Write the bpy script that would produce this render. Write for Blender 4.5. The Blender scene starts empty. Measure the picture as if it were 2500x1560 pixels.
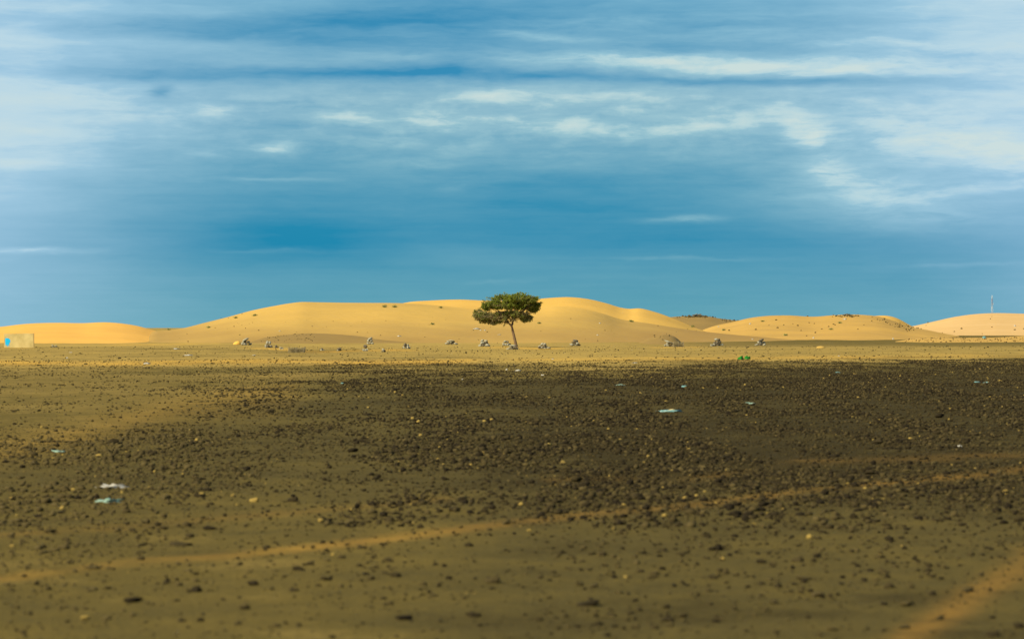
import bpy, math, random
import numpy as np
from mathutils import Vector, Matrix, noise as mnoise

S = bpy.context.scene
COL = S.collection
R = math.radians
rnd = random.Random(7)
RS = np.random.RandomState(11)

# ------------------------------------------------------------------ camera
H, F = 2.2, 7089.0                      # eye height (m); focal length in photo pixels (2500 wide)
HOR = 800.0                             # row of the level horizon in the photo
cam = bpy.data.cameras.new('camera'); camo = bpy.data.objects.new('camera', cam); COL.objects.link(camo)
cam.sensor_width = 36; cam.lens = 36 * F / 2500
camo.location = (0, 0, H); camo.rotation_euler = (R(90) + math.atan(20 / F), 0, 0)
cam.clip_start = 0.5; cam.clip_end = 30000
cam.dof.use_dof = True; cam.dof.focus_distance = 300; cam.dof.aperture_fstop = 2.7
S.camera = camo
S.view_settings.view_transform = 'Standard'; S.view_settings.look = 'None'
S.view_settings.gamma = 1; S.view_settings.exposure = EXPO = 0.6
S.render.engine = 'CYCLES'; S.cycles.max_bounces = 5
S.render.film_transparent = False

# ------------------------------------------------------------------ light
SUN_AZ, SUN_EL = 232.0, 36.0            # degrees clockwise from +Y, elevation
sd = Vector((math.sin(R(SUN_AZ)) * math.cos(R(SUN_EL)), math.cos(R(SUN_AZ)) * math.cos(R(SUN_EL)), math.sin(R(SUN_EL))))
sun = bpy.data.lights.new('sun', 'SUN'); sun.energy = 5.0; sun.angle = R(0.53); sun.color = (1.0, 0.90, 0.70)
suno = bpy.data.objects.new('sun', sun); COL.objects.link(suno)
suno.rotation_euler = sd.to_track_quat('Z', 'Y').to_euler(); suno.location = (-60, -60, 80)

def srgb(r, g, b, k=1.0):
    f = lambda c: (c / 12.92 if c <= 0.04045 else ((c + 0.055) / 1.055) ** 2.4) * k
    return (f(r / 255), f(g / 255), f(b / 255), 1.0)

class NT:
    """small helper round a node tree"""
    def __init__(s, tree): s.t = tree; s.n = tree.nodes; s.l = tree.links
    def put(s, sock, v):
        if isinstance(v, bpy.types.NodeSocket): s.l.new(v, sock)
        elif v is not None: sock.default_value = v
    def m(s, op, a, b=None, c=None, clamp=False):
        n = s.n.new('ShaderNodeMath'); n.operation = op; n.use_clamp = clamp
        s.put(n.inputs[0], a); s.put(n.inputs[1], b); s.put(n.inputs[2], c); return n.outputs[0]
    def v(s, op, a, b=None, out=0):
        n = s.n.new('ShaderNodeVectorMath'); n.operation = op
        s.put(n.inputs[0], a); s.put(n.inputs[1], b); return n.outputs[out]
    def xyz(s, x, y, z=0.0):
        n = s.n.new('ShaderNodeCombineXYZ'); s.put(n.inputs[0], x); s.put(n.inputs[1], y); s.put(n.inputs[2], z); return n.outputs[0]
    def noise(s, vec, scale=1.0, detail=4, rough=0.55, out=0, dist=0.0):
        n = s.n.new('ShaderNodeTexNoise'); s.put(n.inputs['Vector'], vec)
        n.inputs['Scale'].default_value = scale; n.inputs['Detail'].default_value = detail
        n.inputs['Roughness'].default_value = rough; n.inputs['Distortion'].default_value = dist
        return n.outputs[out]
    def ramp(s, f, stops, interp='LINEAR'):
        n = s.n.new('ShaderNodeValToRGB'); cr = n.color_ramp; cr.interpolation = interp
        while len(cr.elements) < len(stops): cr.elements.new(0.5)
        for e, (p, c) in zip(cr.elements, stops):
            e.position = p; e.color = c if hasattr(c, '__len__') else (c, c, c, 1)
        s.put(n.inputs[0], f); return n.outputs[0]
    def mix(s, f, a, b, mode='MIX', clamp=False):
        n = s.n.new('ShaderNodeMix'); n.data_type = 'RGBA'; n.blend_type = mode; n.clamp_result = clamp
        s.put(n.inputs[0], f); s.put(n.inputs[6], a); s.put(n.inputs[7], b); return n.outputs[2]
    def rng(s, v, a, b, c=0.0, d=1.0, smooth=False):
        n = s.n.new('ShaderNodeMapRange'); n.clamp = True
        if smooth: n.interpolation_type = 'SMOOTHSTEP'
        s.put(n.inputs[0], v)
        for i, q in enumerate((a, b, c, d)): n.inputs[i + 1].default_value = q
        return n.outputs[0]
    def attr(s, name):
        n = s.n.new('ShaderNodeAttribute'); n.attribute_name = name; return n.outputs['Fac']

# ------------------------------------------------------------------ world: blue sky with thin streaked cloud
W = bpy.data.worlds.new('World'); S.world = W; W.use_nodes = True
w = NT(W.node_tree); w.n.clear()
out = w.n.new('ShaderNodeOutputWorld'); bg = w.n.new('ShaderNodeBackground'); w.l.new(bg.outputs[0], out.inputs[0])
sky = w.n.new('ShaderNodeTexSky'); sky.sky_type = 'NISHITA'; sky.sun_disc = False
sky.sun_elevation = R(SUN_EL); sky.sun_rotation = R(SUN_AZ); sky.dust_density = 1.0; sky.altitude = 400
tc = w.n.new('ShaderNodeTexCoord'); sp = w.n.new('ShaderNodeSeparateXYZ'); w.l.new(tc.outputs['Generated'], sp.inputs[0])
K = 6871.0                                               # cloud map units per radian (azimuth, elevation)
az = w.m('ARCTAN2', sp.outputs[0], sp.outputs[1]); el = w.m('ARCSINE', sp.outputs[2])
u0 = w.m('MULTIPLY_ADD', az, K, 1211.5); v0 = w.m('MULTIPLY_ADD', el, -K, 775.0)
wob = w.noise(w.xyz(w.m('DIVIDE', u0, 330.0), w.m('DIVIDE', v0, 90.0), 3.1), 1.0, 4, 0.6, out=1)
ws = w.n.new('ShaderNodeSeparateXYZ'); w.l.new(wob, ws.inputs[0])
u = w.m('MULTIPLY_ADD', w.m('SUBTRACT', ws.outputs[0], 0.5), 190.0, u0)
v = w.m('MULTIPLY_ADD', w.m('SUBTRACT', ws.outputs[1], 0.5), 46.0, v0)
uv = w.xyz(u, v)
n1 = w.noise(w.xyz(w.m('DIVIDE', u, 420.0), w.m('DIVIDE', v, 50.0), 0.0), 1.0, 6, 0.55)
n2 = w.noise(w.xyz(w.m('DIVIDE', u, 130.0), w.m('DIVIDE', v, 24.0), 7.0), 1.0, 7, 0.64)
n3 = w.noise(w.xyz(w.m('DIVIDE', u0, 700.0), w.m('DIVIDE', v0, 12.0), 9.0), 1.0, 4, 0.6)
def blob(cx, cy, a, b, k=0.0):
    """soft elliptical patch in the azimuth / elevation map, k = slope"""
    d = w.v('SUBTRACT', uv, (cx, cy, 0))
    if k:
        sx = w.v('DOT_PRODUCT', d, (1 / a, k / a, 0), out=1); sy = w.v('DOT_PRODUCT', d, (-k / b, 1 / b, 0), out=1)
        q = w.m('ADD', w.m('MULTIPLY', sx, sx), w.m('MULTIPLY', sy, sy))
    else:
        d = w.v('MULTIPLY', d, (1 / a, 1 / b, 0)); q = w.v('DOT_PRODUCT', d, d, out=1)
    return w.m('POWER', 2.718, w.m('MULTIPLY', q, -1.0))
BASE = [(0, .36), (.08, .28), (.2, .32), (.3, .50), (.4, .46), (.48, .36), (.58, .24), (.7, .18), (.79, .19), (.88, .24), (1, .27)]
L = w.ramp(w.m('DIVIDE', v0, 775.0, clamp=True), BASE, 'EASE')
SOFT = [(-80, 330, 420, 520, 0, .52), (-160, 420, 420, 420, 0, .12), (2160, 490, 300, 90, 0, .12), (0, 10, 700, 60, 0, .12), (2560, 60, 600, 240, 0, .72), (2180, 420, 330, 120, 0, .16), (1420, 290, 420, 40, 0, .10), (2480, 560, 190, 260, 0, .22),
        (60, 105, 620, 20, .02, .26), (330, 30, 500, 22, 0, .16), (640, 140, 420, 16, 0, .13), (930, 52, 400, 36, -.03, -.30), (600, 180, 560, 17, 0, -.24),
        (1500, 188, 600, 11, .02, -.18), (1980, 202, 380, 11, .03, -.20), (1000, 178, 300, 10, 0, -.08), (800, 100, 180, 12, 0, -.12),
        (700, 570, 230, 50, 0, -.20), (640, 480, 220, 60, 0, -.05), (1320, 470, 260, 60, 0, -.14), (1500, 560, 500, 40, 0, -.08),
        (1300, 250, 900, 70, 0, .06), (150, 300, 300, 110, 0, .05), (1140, 610, 200, 30, 0, .06), (300, 560, 380, 80, 0, -.05), (1620, 390, 170, 26, 0, -.06)]
SHARP = [(1590, 150, 310, 19, .03, .52), (1930, 164, 340, 18, .02, .54), (405, 218, 26, 14, 0, -.4), (1300, 148, 160, 13, 0, .22), (1310, 92, 130, 11, .08, .36), (1400, 60, 260, 16, -.04, .16),
         (2060, 112, 170, 12, 0, .22), (2350, 130, 170, 12, 0, .20), (1760, 90, 260, 20, 0, .10),
         (520, 262, 50, 15, 0, .30), (645, 352, 50, 14, 0, .58), (820, 284, 70, 13, 0, .34), (1175, 232, 66, 15, 0, .38), (905, 133, 90, 9, 0, .2), (1040, 285, 130, 13, 0, .30),
         (1885, 302, 60, 36, .35, .62), (1905, 335, 34, 22, 0, .34), (1290, 288, 90, 26, .1, .26), (1620, 308, 170, 22, -.08, .32), (1440, 228, 220, 14, .05, .2), (200, 232, 130, 18, 0, .14),
         (2260, 345, 230, 46, .10, .50), (1990, 420, 120, 34, .35, .20), (2080, 470, 230, 62, .10, .34), (2380, 380, 120, 30, 0, .25), (2360, 440, 160, 16, -.1, .24), (1975, 405, 50, 34, .2, .24),
         (1612, 523, 78, 8, -.04, .34), (95, 597, 120, 8, .03, .28), (665, 427, 110, 5, 0, .18), (40, 395, 70, 12, 0, .14), (480, 372, 60, 12, 0, .16), (1020, 382, 90, 12, 0, .18),
         (1110, 440, 60, 14, 0, .12), (950, 336, 60, 14, .2, .16), (1600, 613, 220, 4, 0, .10), (1180, 662, 80, 5, 0, .12), (2280, 632, 160, 5, 0, .10), (640, 600, 120, 5, 0, .08)]
for (cx, cy, a, b, k, amp) in SOFT: L = w.m('MULTIPLY_ADD', blob(cx, cy, a, b, k), amp, L)
acc = 0.0
for (cx, cy, a, b, k, amp) in SHARP: acc = w.m('MULTIPLY_ADD', blob(cx, cy, a, b, k), amp, acc)
acc = w.m('MULTIPLY', acc, w.m('MULTIPLY_ADD', n2, 2.4, -0.15))
L = w.m('ADD', L, acc)
fade = w.ramp(w.m('DIVIDE', v0, 775.0, clamp=True), [(0, .9), (.45, 1.0), (.6, .45), (.75, .25), (1, .22)])
L = w.m('ADD', L, w.m('MULTIPLY', w.m('SUBTRACT', n1, 0.5), w.m('MULTIPLY', fade, 0.62)))
L = w.m('ADD', L, w.m('MULTIPLY', w.m('SUBTRACT', n2, 0.5), w.m('MULTIPLY', fade, 0.42)))
n4 = w.noise(w.xyz(w.m('DIVIDE', u0, 120.0), w.m('DIVIDE', v0, 42.0), 17.0), 1.0, 6, 0.60)
band = blob(1250, 285, 900, 85)
L = w.m('ADD', L, w.m('MULTIPLY', w.rng(n4, 0.46, 0.72, 0, 0.44), band))
L = w.m('ADD', L, w.m('MULTIPLY', w.m('SUBTRACT', n3, 0.5), 0.09))
deep = w.ramp(w.m('DIVIDE', v0, 775.0, clamp=True), [(0, srgb(58, 140, 182)), (.25, srgb(54, 141, 184)), (.5, srgb(48, 141, 178)), (.75, srgb(34, 136, 174)), (1, srgb(62, 146, 168))])
pale = w.ramp(w.m('DIVIDE', v0, 775.0, clamp=True), [(0, srgb(154, 204, 222)), (.3, srgb(172, 208, 216)), (.6, srgb(160, 204, 212)), (1, srgb(156, 202, 208))])
side = w.rng(w.m('ABSOLUTE', w.m('SUBTRACT', u0, 1211.5)), 300.0, 1350.0, 0, 1, True)
pale = w.mix(side, pale, srgb(174, 211, 234))
cm = w.mix(w.m('ADD', L, 0.0, clamp=True), deep, pale)
cm = w.mix(w.rng(L, 0.78, 1.35, 0, 0.75), cm, srgb(212, 226, 220))
cloud = w.v('SCALE', cm, None); cloud.node.inputs[3].default_value = 10.0 / 2 ** EXPO
top = w.rng(el, R(9), R(26), 0, 1, True)
w.l.new(w.mix(top, cloud, sky.outputs[0]), bg.inputs[0]); bg.inputs[1].default_value = 0.1

# ------------------------------------------------------------------ helpers
def tag(o, label=None, cat=None, group=None, kind=None):
    if label: o['label'] = label
    if cat: o['category'] = cat
    if group: o['group'] = group
    if kind: o['kind'] = kind
    return o
def empty(name, loc, rz=0.0):
    o = bpy.data.objects.new(name, None); COL.objects.link(o); o.location = loc; o.rotation_euler = (0, 0, rz)
    o.empty_display_size = 0.2; return o
def mesh_np(name, V, Fc, mat, parent=None, smooth=False, attrs=None):
    """V (n,3) array, Fc (m,k) int array (all faces the same size) or list of lists"""
    me = bpy.data.meshes.new(name)
    V = np.asarray(V, dtype=np.float32)
    if isinstance(Fc, np.ndarray):
        m, k = Fc.shape
        me.vertices.add(len(V)); me.vertices.foreach_set('co', V.ravel())
        me.loops.add(m * k); me.loops.foreach_set('vertex_index', Fc.astype(np.int32).ravel())
        me.polygons.add(m); me.polygons.foreach_set('loop_start', np.arange(0, m * k, k, dtype=np.int32))
        me.update(calc_edges=True)
    else:
        me.from_pydata([tuple(map(float, p)) for p in V], [], Fc); me.update()
    if smooth: me.polygons.foreach_set('use_smooth', np.ones(len(me.polygons), dtype=bool))
    for k_, arr in (attrs or {}).items():
        a = me.attributes.new(k_, 'FLOAT', 'POINT'); a.data.foreach_set('value', np.asarray(arr, dtype=np.float32).ravel())
    if mat: me.materials.append(mat)
    me.validate()
    o = bpy.data.objects.new(name, me); COL.objects.link(o)
    if parent: o.parent = parent
    return o

def _h(ix, iy, s):
    n = (ix * 374761393 + iy * 668265263 + s * 1274126177) & 0x7fffffff
    n = ((n ^ (n >> 13)) * 1103515245) & 0x7fffffff
    return ((n ^ (n >> 16)) & 0xffff) / 65535.0
def vnoise(x, y, s=0):
    x = np.asarray(x, dtype=np.float64); y = np.asarray(y, dtype=np.float64)
    ix = np.floor(x).astype(np.int64); iy = np.floor(y).astype(np.int64); fx = x - ix; fy = y - iy
    fx = fx * fx * (3 - 2 * fx); fy = fy * fy * (3 - 2 * fy)
    a = _h(ix, iy, s); b = _h(ix + 1, iy, s); c = _h(ix, iy + 1, s); d = _h(ix + 1, iy + 1, s)
    return (a * (1 - fx) + b * fx) * (1 - fy) + (c * (1 - fx) + d * fx) * fy - 0.5
def fbm(x, y, s=0, o=4):
    r = 0; amp = 1
    for i in range(o): r = r + amp * vnoise(x * 2 ** i, y * 2 ** i, s + i); amp *= 0.5
    return r
def sstep(a, b, x):
    t = np.clip((np.asarray(x, dtype=float) - a) / (b - a), 0, 1); return t * t * (3 - 2 * t)

def ground_z(x, y):
    d = np.hypot(x, y)
    near = fbm(x / 1.7, y / 1.7, 3, 3) * 0.035 * np.clip(d / 6, 0, 1)
    mid = fbm(x / 9, y / 14, 21, 3) * 0.10 * sstep(25, 70, d)
    far = fbm(x / 45, y / 60, 40, 2) * 0.22 * sstep(90, 200, d) * (1 - 0.6 * sstep(300, 420, d))
    return near + mid + far
def P(px, py, lift=0.0):
    """a point of the plain, from the bearing and depression measured in the photo"""
    d = H * F / (py - HOR); x = (px - 1250) / F * d
    return Vector((x, d, float(ground_z(x, d)) + lift))
def m_at(py): return (H / (py - HOR))             # metres per photo pixel on the plain at that depression

# ------------------------------------------------------------------ materials
def new_mat(name, rough=0.9, spec=0.2):
    m = bpy.data.materials.new(name); m.use_nodes = True
    b = m.node_tree.nodes['Principled BSDF']; b.inputs['Roughness'].default_value = rough
    b.inputs['Specular IOR Level'].default_value = spec
    return m, NT(m.node_tree), b
def pos(t):
    g = t.n.new('ShaderNodeNewGeometry'); return g.outputs['Position']
def bump(t, b, h, dist, strength=1.0):
    n = t.n.new('ShaderNodeBump'); n.inputs['Distance'].default_value = dist; n.inputs['Strength'].default_value = strength
    t.put(n.inputs['Height'], h); t.l.new(n.outputs[0], b.inputs['Normal'])

def sand_mat(name, c1, c2, speck=0.25, speck_col=None, dull=None):
    m, t, b = new_mat(name, 0.95, 0.1)
    p = pos(t)
    a = t.noise(p, 0.035, 5, 0.6); c = t.noise(p, 0.5, 5, 0.65)
    col = t.mix(t.rng(a, 0.35, 0.65), c1, c2)
    if name == 'gravelly_sand': col = t.mix(t.attr('rich'), col, (.57, .345, .066, 1))
    if dull is not None: col = t.mix(t.attr('dull'), col, dull)
    col = t.mix(t.rng(c, 0.35, 0.75, 0, 0.22), col, tuple(x * 0.72 for x in c1[:3]) + (1,))
    s = t.noise(t.v('MULTIPLY', p, (1.0, 0.35, 1.0)), 1.7, 3, 0.7)
    sm = t.m('MULTIPLY', t.rng(s, 0.62, 0.72, 0, speck), t.rng(a, 0.4, 0.6, 0.3, 1))
    col = t.mix(sm, col, speck_col or tuple(x * 0.35 for x in c2[:3]) + (1,))
    t.l.new(col, b.inputs['Base Color'])
    bump(t, b, t.m('ADD', t.noise(p, 0.9, 5, 0.6), t.m('MULTIPLY', t.noise(p, 0.12, 3), 3.0)), 0.25, 0.35)
    return m
M_ORANGE = sand_mat('orange_sand', (.68, .37, .066, 1), (.62, .335, .06, 1), 0.06)
M_GOLD = sand_mat('golden_sand', (.62, .365, .066, 1), (.55, .325, .06, 1), 0.08)
M_DULL = sand_mat('gravelly_sand', (.46, .29, .062, 1), (.40, .25, .058, 1), 0.30, dull=(.30, .182, .045, 1))
M_TAN = sand_mat('tan_sand', (.48, .285, .058, 1), (.40, .24, .054, 1), 0.25)
M_HAZED = sand_mat('hazed_sand', (.58, .37, .14, 1), (.53, .33, .11, 1), 0.10)  # distance haze on the far dune, put into its sand colour
M_BROWN = sand_mat('brown_gravelly_sand', (.27, .17, .042, 1), (.23, .148, .038, 1), 0.5)

# plain: dark gravel, tan plain and golden blown sand, told apart by two masks stored on the mesh
def ground_mat():
    m, t, b = new_mat('desert_ground', 0.97, 0.03)
    p = pos(t); tone = t.attr('tone'); gold = t.attr('gold')
    big = t.noise(p, 0.10, 4, 0.6); mid = t.noise(p, 0.9, 5, 0.65); fine = t.noise(p, 7.0, 6, 0.75); grit = t.noise(p, 34.0, 3, 0.7)
    tn = t.m('ADD', tone, t.m('MULTIPLY', t.m('SUBTRACT', big, 0.5), 0.55))
    tn = t.m('ADD', tn, t.m('MULTIPLY', t.m('SUBTRACT', mid, 0.5), 0.62))
    tn = t.m('ADD', tn, t.m('MULTIPLY', t.m('SUBTRACT', fine, 0.5), 0.50))
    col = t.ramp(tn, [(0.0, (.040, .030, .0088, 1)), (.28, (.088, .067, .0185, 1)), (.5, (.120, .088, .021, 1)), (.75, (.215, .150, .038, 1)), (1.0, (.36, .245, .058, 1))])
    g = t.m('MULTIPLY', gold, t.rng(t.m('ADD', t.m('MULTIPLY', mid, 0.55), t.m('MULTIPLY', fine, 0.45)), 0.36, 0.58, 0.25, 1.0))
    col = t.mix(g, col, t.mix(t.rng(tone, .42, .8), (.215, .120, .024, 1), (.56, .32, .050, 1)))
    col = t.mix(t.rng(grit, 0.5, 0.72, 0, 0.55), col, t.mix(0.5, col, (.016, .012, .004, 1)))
    col = t.mix(t.rng(grit, 0.42, 0.30, 0, 0.16), col, (.20, .14, .038, 1))
    t.l.new(col, b.inputs['Base Color'])
    bump(t, b, t.m('ADD', t.m('MULTIPLY', fine, 0.5), t.m('ADD', t.m('MULTIPLY', grit, 0.16), mid)), 0.09, 0.9)
    return m
M_GROUND = ground_mat()

def stone_mat(name, dark, light, yel):
    m, t, b = new_mat(name, 0.95, 0.03)
    p = pos(t); k = t.attr('tint')
    col = t.ramp(k, [(0, dark), (.55, light), (.9, light), (1, yel)])
    col = t.mix(t.rng(t.noise(p, 30, 4, 0.7), 0.4, 0.7, 0, 0.4), col, t.mix(0.5, col, light))
    t.l.new(col, b.inputs['Base Color']); bump(t, b, t.noise(p, 45, 4, 0.7), 0.01, 0.6)
    return m
M_STONE = stone_mat('varnished_stone', (.013, .010, .006, 1), (.080, .060, .022, 1), (.26, .18, .045, 1))
def flat_mat(name, c, c2=None, rough=0.8, scale=8.0, spec=0.3):
    m, t, b = new_mat(name, rough, spec)
    p = pos(t); col = t.mix(t.rng(t.noise(p, scale, 4, 0.65), 0.35, 0.65), c, c2 or tuple(x * 0.75 for x in c[:3]) + (1,))
    t.l.new(col, b.inputs['Base Color']); return m
M_CAIRN = flat_mat('grey_limestone', (.33, .31, .21, 1), (.19, .175, .115, 1), 0.9, 5)
M_CAIRN_D = flat_mat('dark_limestone', (.07, .055, .03, 1), (.12, .10, .06, 1), 0.9, 5)
M_ROCK = flat_mat('dark_hill_rock', (.10, .085, .05, 1), (.21, .165, .09, 1), 0.9, 1.2)
M_BARK = flat_mat('acacia_bark', (.17, .105, .05, 1), (.10, .062, .032, 1), 0.95, 6)
M_TWIG = flat_mat('grey_twigs', (.24, .19, .10, 1), (.16, .13, .07, 1), 0.95, 12)
M_WHITE = flat_mat('white_plastic', (.38, .36, .28, 1), (.28, .26, .20, 1), 0.6, 20, 0.3)
M_CYAN = flat_mat('cyan_plastic', (.07, .22, .20, 1), (.16, .25, .21, 1), 0.5, 16, 0.5)
M_MINT = flat_mat('mint_plastic', (.16, .28, .19, 1), (.22, .28, .19, 1), 0.5, 10, 0.5)
M_GREEN = flat_mat('green_plastic', (.010, .15, .012, 1), (.005, .10, .010, 1), 0.7, 9, 0.1)
M_YELLOW = flat_mat('yellow_film', (.50, .36, .10, 1), (.40, .30, .12, 1), 0.5, 12)
M_PLASTER = flat_mat('mud_plaster', (.52, .41, .16, 1), (.38, .29, .10, 1), 0.95, 1.1)
M_BLUE = flat_mat('bright_blue_paint', (.0, .42, .70, 1), (.0, .36, .62, 1), 0.7, 3)
M_SHRUB = flat_mat('shrub_leaf', (.22, .22, .045, 1), (.15, .15, .04, 1), 0.9, 3)
M_MASTR = flat_mat('faded_red_steel', (.24, .17, .18, 1), (.22, .17, .18, 1), 0.6, 1)
M_MASTW = flat_mat('white_steel', (.42, .46, .46, 1), (.40, .44, .44, 1), 0.6, 1)

# ------------------------------------------------------------------ plain
def polydist(px, py, pts):
    """signed row offset of (px,py) to a polyline given as y(x), nan outside"""
    xs = np.array([p[0] for p in pts], float); ys = np.array([p[1] for p in pts], float)
    y = np.interp(px, xs, ys); inside = (px >= xs[0] - 1) & (px <= xs[-1] + 1)
    return np.where(inside, py - y, 1e4)
TRACKS = [  # bearing/depression polylines of the blown-sand streaks: points, half width, strength
    ([(-900, 1500), (-300, 1450), (0, 1414), (300, 1378), (600, 1352), (880, 1318), (1130, 1290), (1400, 1258), (1650, 1236), (1950, 1204), (2230, 1176), (2500, 1148), (3000, 1100)], 9, 0.80),
    ([(-900, 1370), (0, 1308), (300, 1286), (520, 1262), (760, 1246), (1000, 1222), (1130, 1212)], 7, 0.42),
    ([(1300, 1172), (1700, 1165), (1950, 1128), (2250, 1122), (2500, 1112), (3000, 1100)], 7, 0.45),
    ([(-900, 1250), (0, 1105), (120, 1080), (250, 1052), (380, 1015), (560, 985), (760, 958)], 36, 0.34),
    ([(1900, 1760), (2100, 1640), (2200, 1570), (2330, 1490), (2420, 1430), (2500, 1385), (2900, 1200)], 36, 0.95),
    ([(-900, 885), (0, 884), (250, 888), (480, 884), (700, 883), (900, 886), (1080, 884), (1200, 878)], 6, 0.85),
    ([(1200, 878), (1500, 876), (1800, 874), (2000, 873), (2300, 868), (3200, 868)], 5, 0.60),
    ([(570, 848), (620, 850), (690, 853), (740, 857), (800, 858), (870, 855), (960, 854), (1045, 856)], 2.2, 1.0),
    ([(1150, 846.5), (1250, 849), (1320, 850), (1400, 848.5)], 1.8, 0.8),
    ([(1560, 848), (1640, 850), (1740, 848)], 1.6, 0.8),
    ([(-900, 850), (0, 852), (60, 852), (120, 851)], 1.5, 0.4),
    ([(230, 843), (320, 841), (420, 840.5), (560, 838)], 1.6, 0.6),
]
def build_ground():
    rows = [1e6 / 1]  # placeholder
    pys = np.concatenate([np.arange(802.0, 830, 1.0), np.arange(830, 900, 0.8), np.arange(900, 1100, 2.0), np.arange(1100, 1800, 4.0), np.arange(1800, 5200, 60.0)])
    dist = H * F / (pys - HOR)
    dist = np.concatenate([[24000, 14000], dist, [2.5, 1.2, 0.5, 0.0]])
    azf = np.arange(-0.30, 0.3001, 0.0011)
    azc = np.concatenate([np.linspace(-math.pi, -0.30, 60)[:-1], azf, np.linspace(0.30, math.pi, 60)[1:]])
    A, D = np.meshgrid(azc, dist)
    X = np.sin(A) * D; Y = np.cos(A) * D
    nr, nc = X.shape
    Z = ground_z(X, Y)
    Yp = np.where(Y > 0.4, Y, 0.4)
    px = 1250 + X / Yp * F; py = HOR + H * F / Yp
    px = np.clip(px, -3000, 5500)
    wobx = fbm(X / 6.0, Y / 12.0, 71, 5)
    edge = np.interp(px, [-900, 0, 250, 450, 700, 900, 1250, 1500, 2000, 2500, 3400], [1150, 1090, 1040, 975, 925, 902, 902, 906, 893, 880, 878])
    soft = np.interp(px, [0, 450, 800, 1300, 2500], [150, 115, 46, 20, 13])
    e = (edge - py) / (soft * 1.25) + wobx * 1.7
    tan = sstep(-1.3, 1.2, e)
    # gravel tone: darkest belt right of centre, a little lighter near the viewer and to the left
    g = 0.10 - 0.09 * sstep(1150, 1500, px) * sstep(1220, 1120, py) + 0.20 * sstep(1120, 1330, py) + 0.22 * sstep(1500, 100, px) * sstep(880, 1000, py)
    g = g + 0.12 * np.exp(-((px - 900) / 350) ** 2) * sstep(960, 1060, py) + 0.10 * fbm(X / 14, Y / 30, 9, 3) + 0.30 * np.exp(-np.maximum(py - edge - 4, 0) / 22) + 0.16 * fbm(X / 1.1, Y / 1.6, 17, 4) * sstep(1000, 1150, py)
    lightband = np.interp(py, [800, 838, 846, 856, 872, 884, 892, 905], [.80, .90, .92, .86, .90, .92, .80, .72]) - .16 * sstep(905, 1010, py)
    lightband = lightband + 0.05 * fbm(X / 20, Y / 60, 33, 3) + 0.10 * np.exp(-((px - 1250) / 240) ** 2 - ((py - 872) / 16) ** 2)  # last term: pale dusty glow below the tree, painted into the ground tone
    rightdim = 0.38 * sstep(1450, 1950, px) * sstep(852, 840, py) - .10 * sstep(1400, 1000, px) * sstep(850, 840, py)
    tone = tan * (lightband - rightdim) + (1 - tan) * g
    gold = np.zeros_like(px)
    for pts, hw, st in TRACKS:
        dd = polydist(px, py + wobx * hw * 0.8, pts)
        xs0, xs1 = pts[0][0], pts[-1][0]
        endf = sstep(xs0, xs0 + 60, px) * sstep(xs1, xs1 - 60, px)
        brk = np.clip(0.95 + 1.6 * fbm(X / 1.1, Y / 1.8, 51, 4), 0.05, 1)
        gold = np.maximum(gold, st * np.exp(-(dd / hw) ** 2) * (brk if hw < 25 else np.sqrt(brk)) * endf)
    gold = np.clip(gold, 0, 1)
    tone = np.where(D < 0.1, 0.25, tone)
    V = np.stack([X.ravel(), Y.ravel(), Z.ravel()], 1)
    i = np.arange(nr - 1)[:, None] * nc + np.arange(nc - 1)[None, :]
    Q = np.stack([i, i + nc, i + nc + 1, i + 1], -1).reshape(-1, 4)
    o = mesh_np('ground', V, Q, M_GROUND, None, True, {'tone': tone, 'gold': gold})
    return tag(o, kind='structure')
build_ground()

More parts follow.
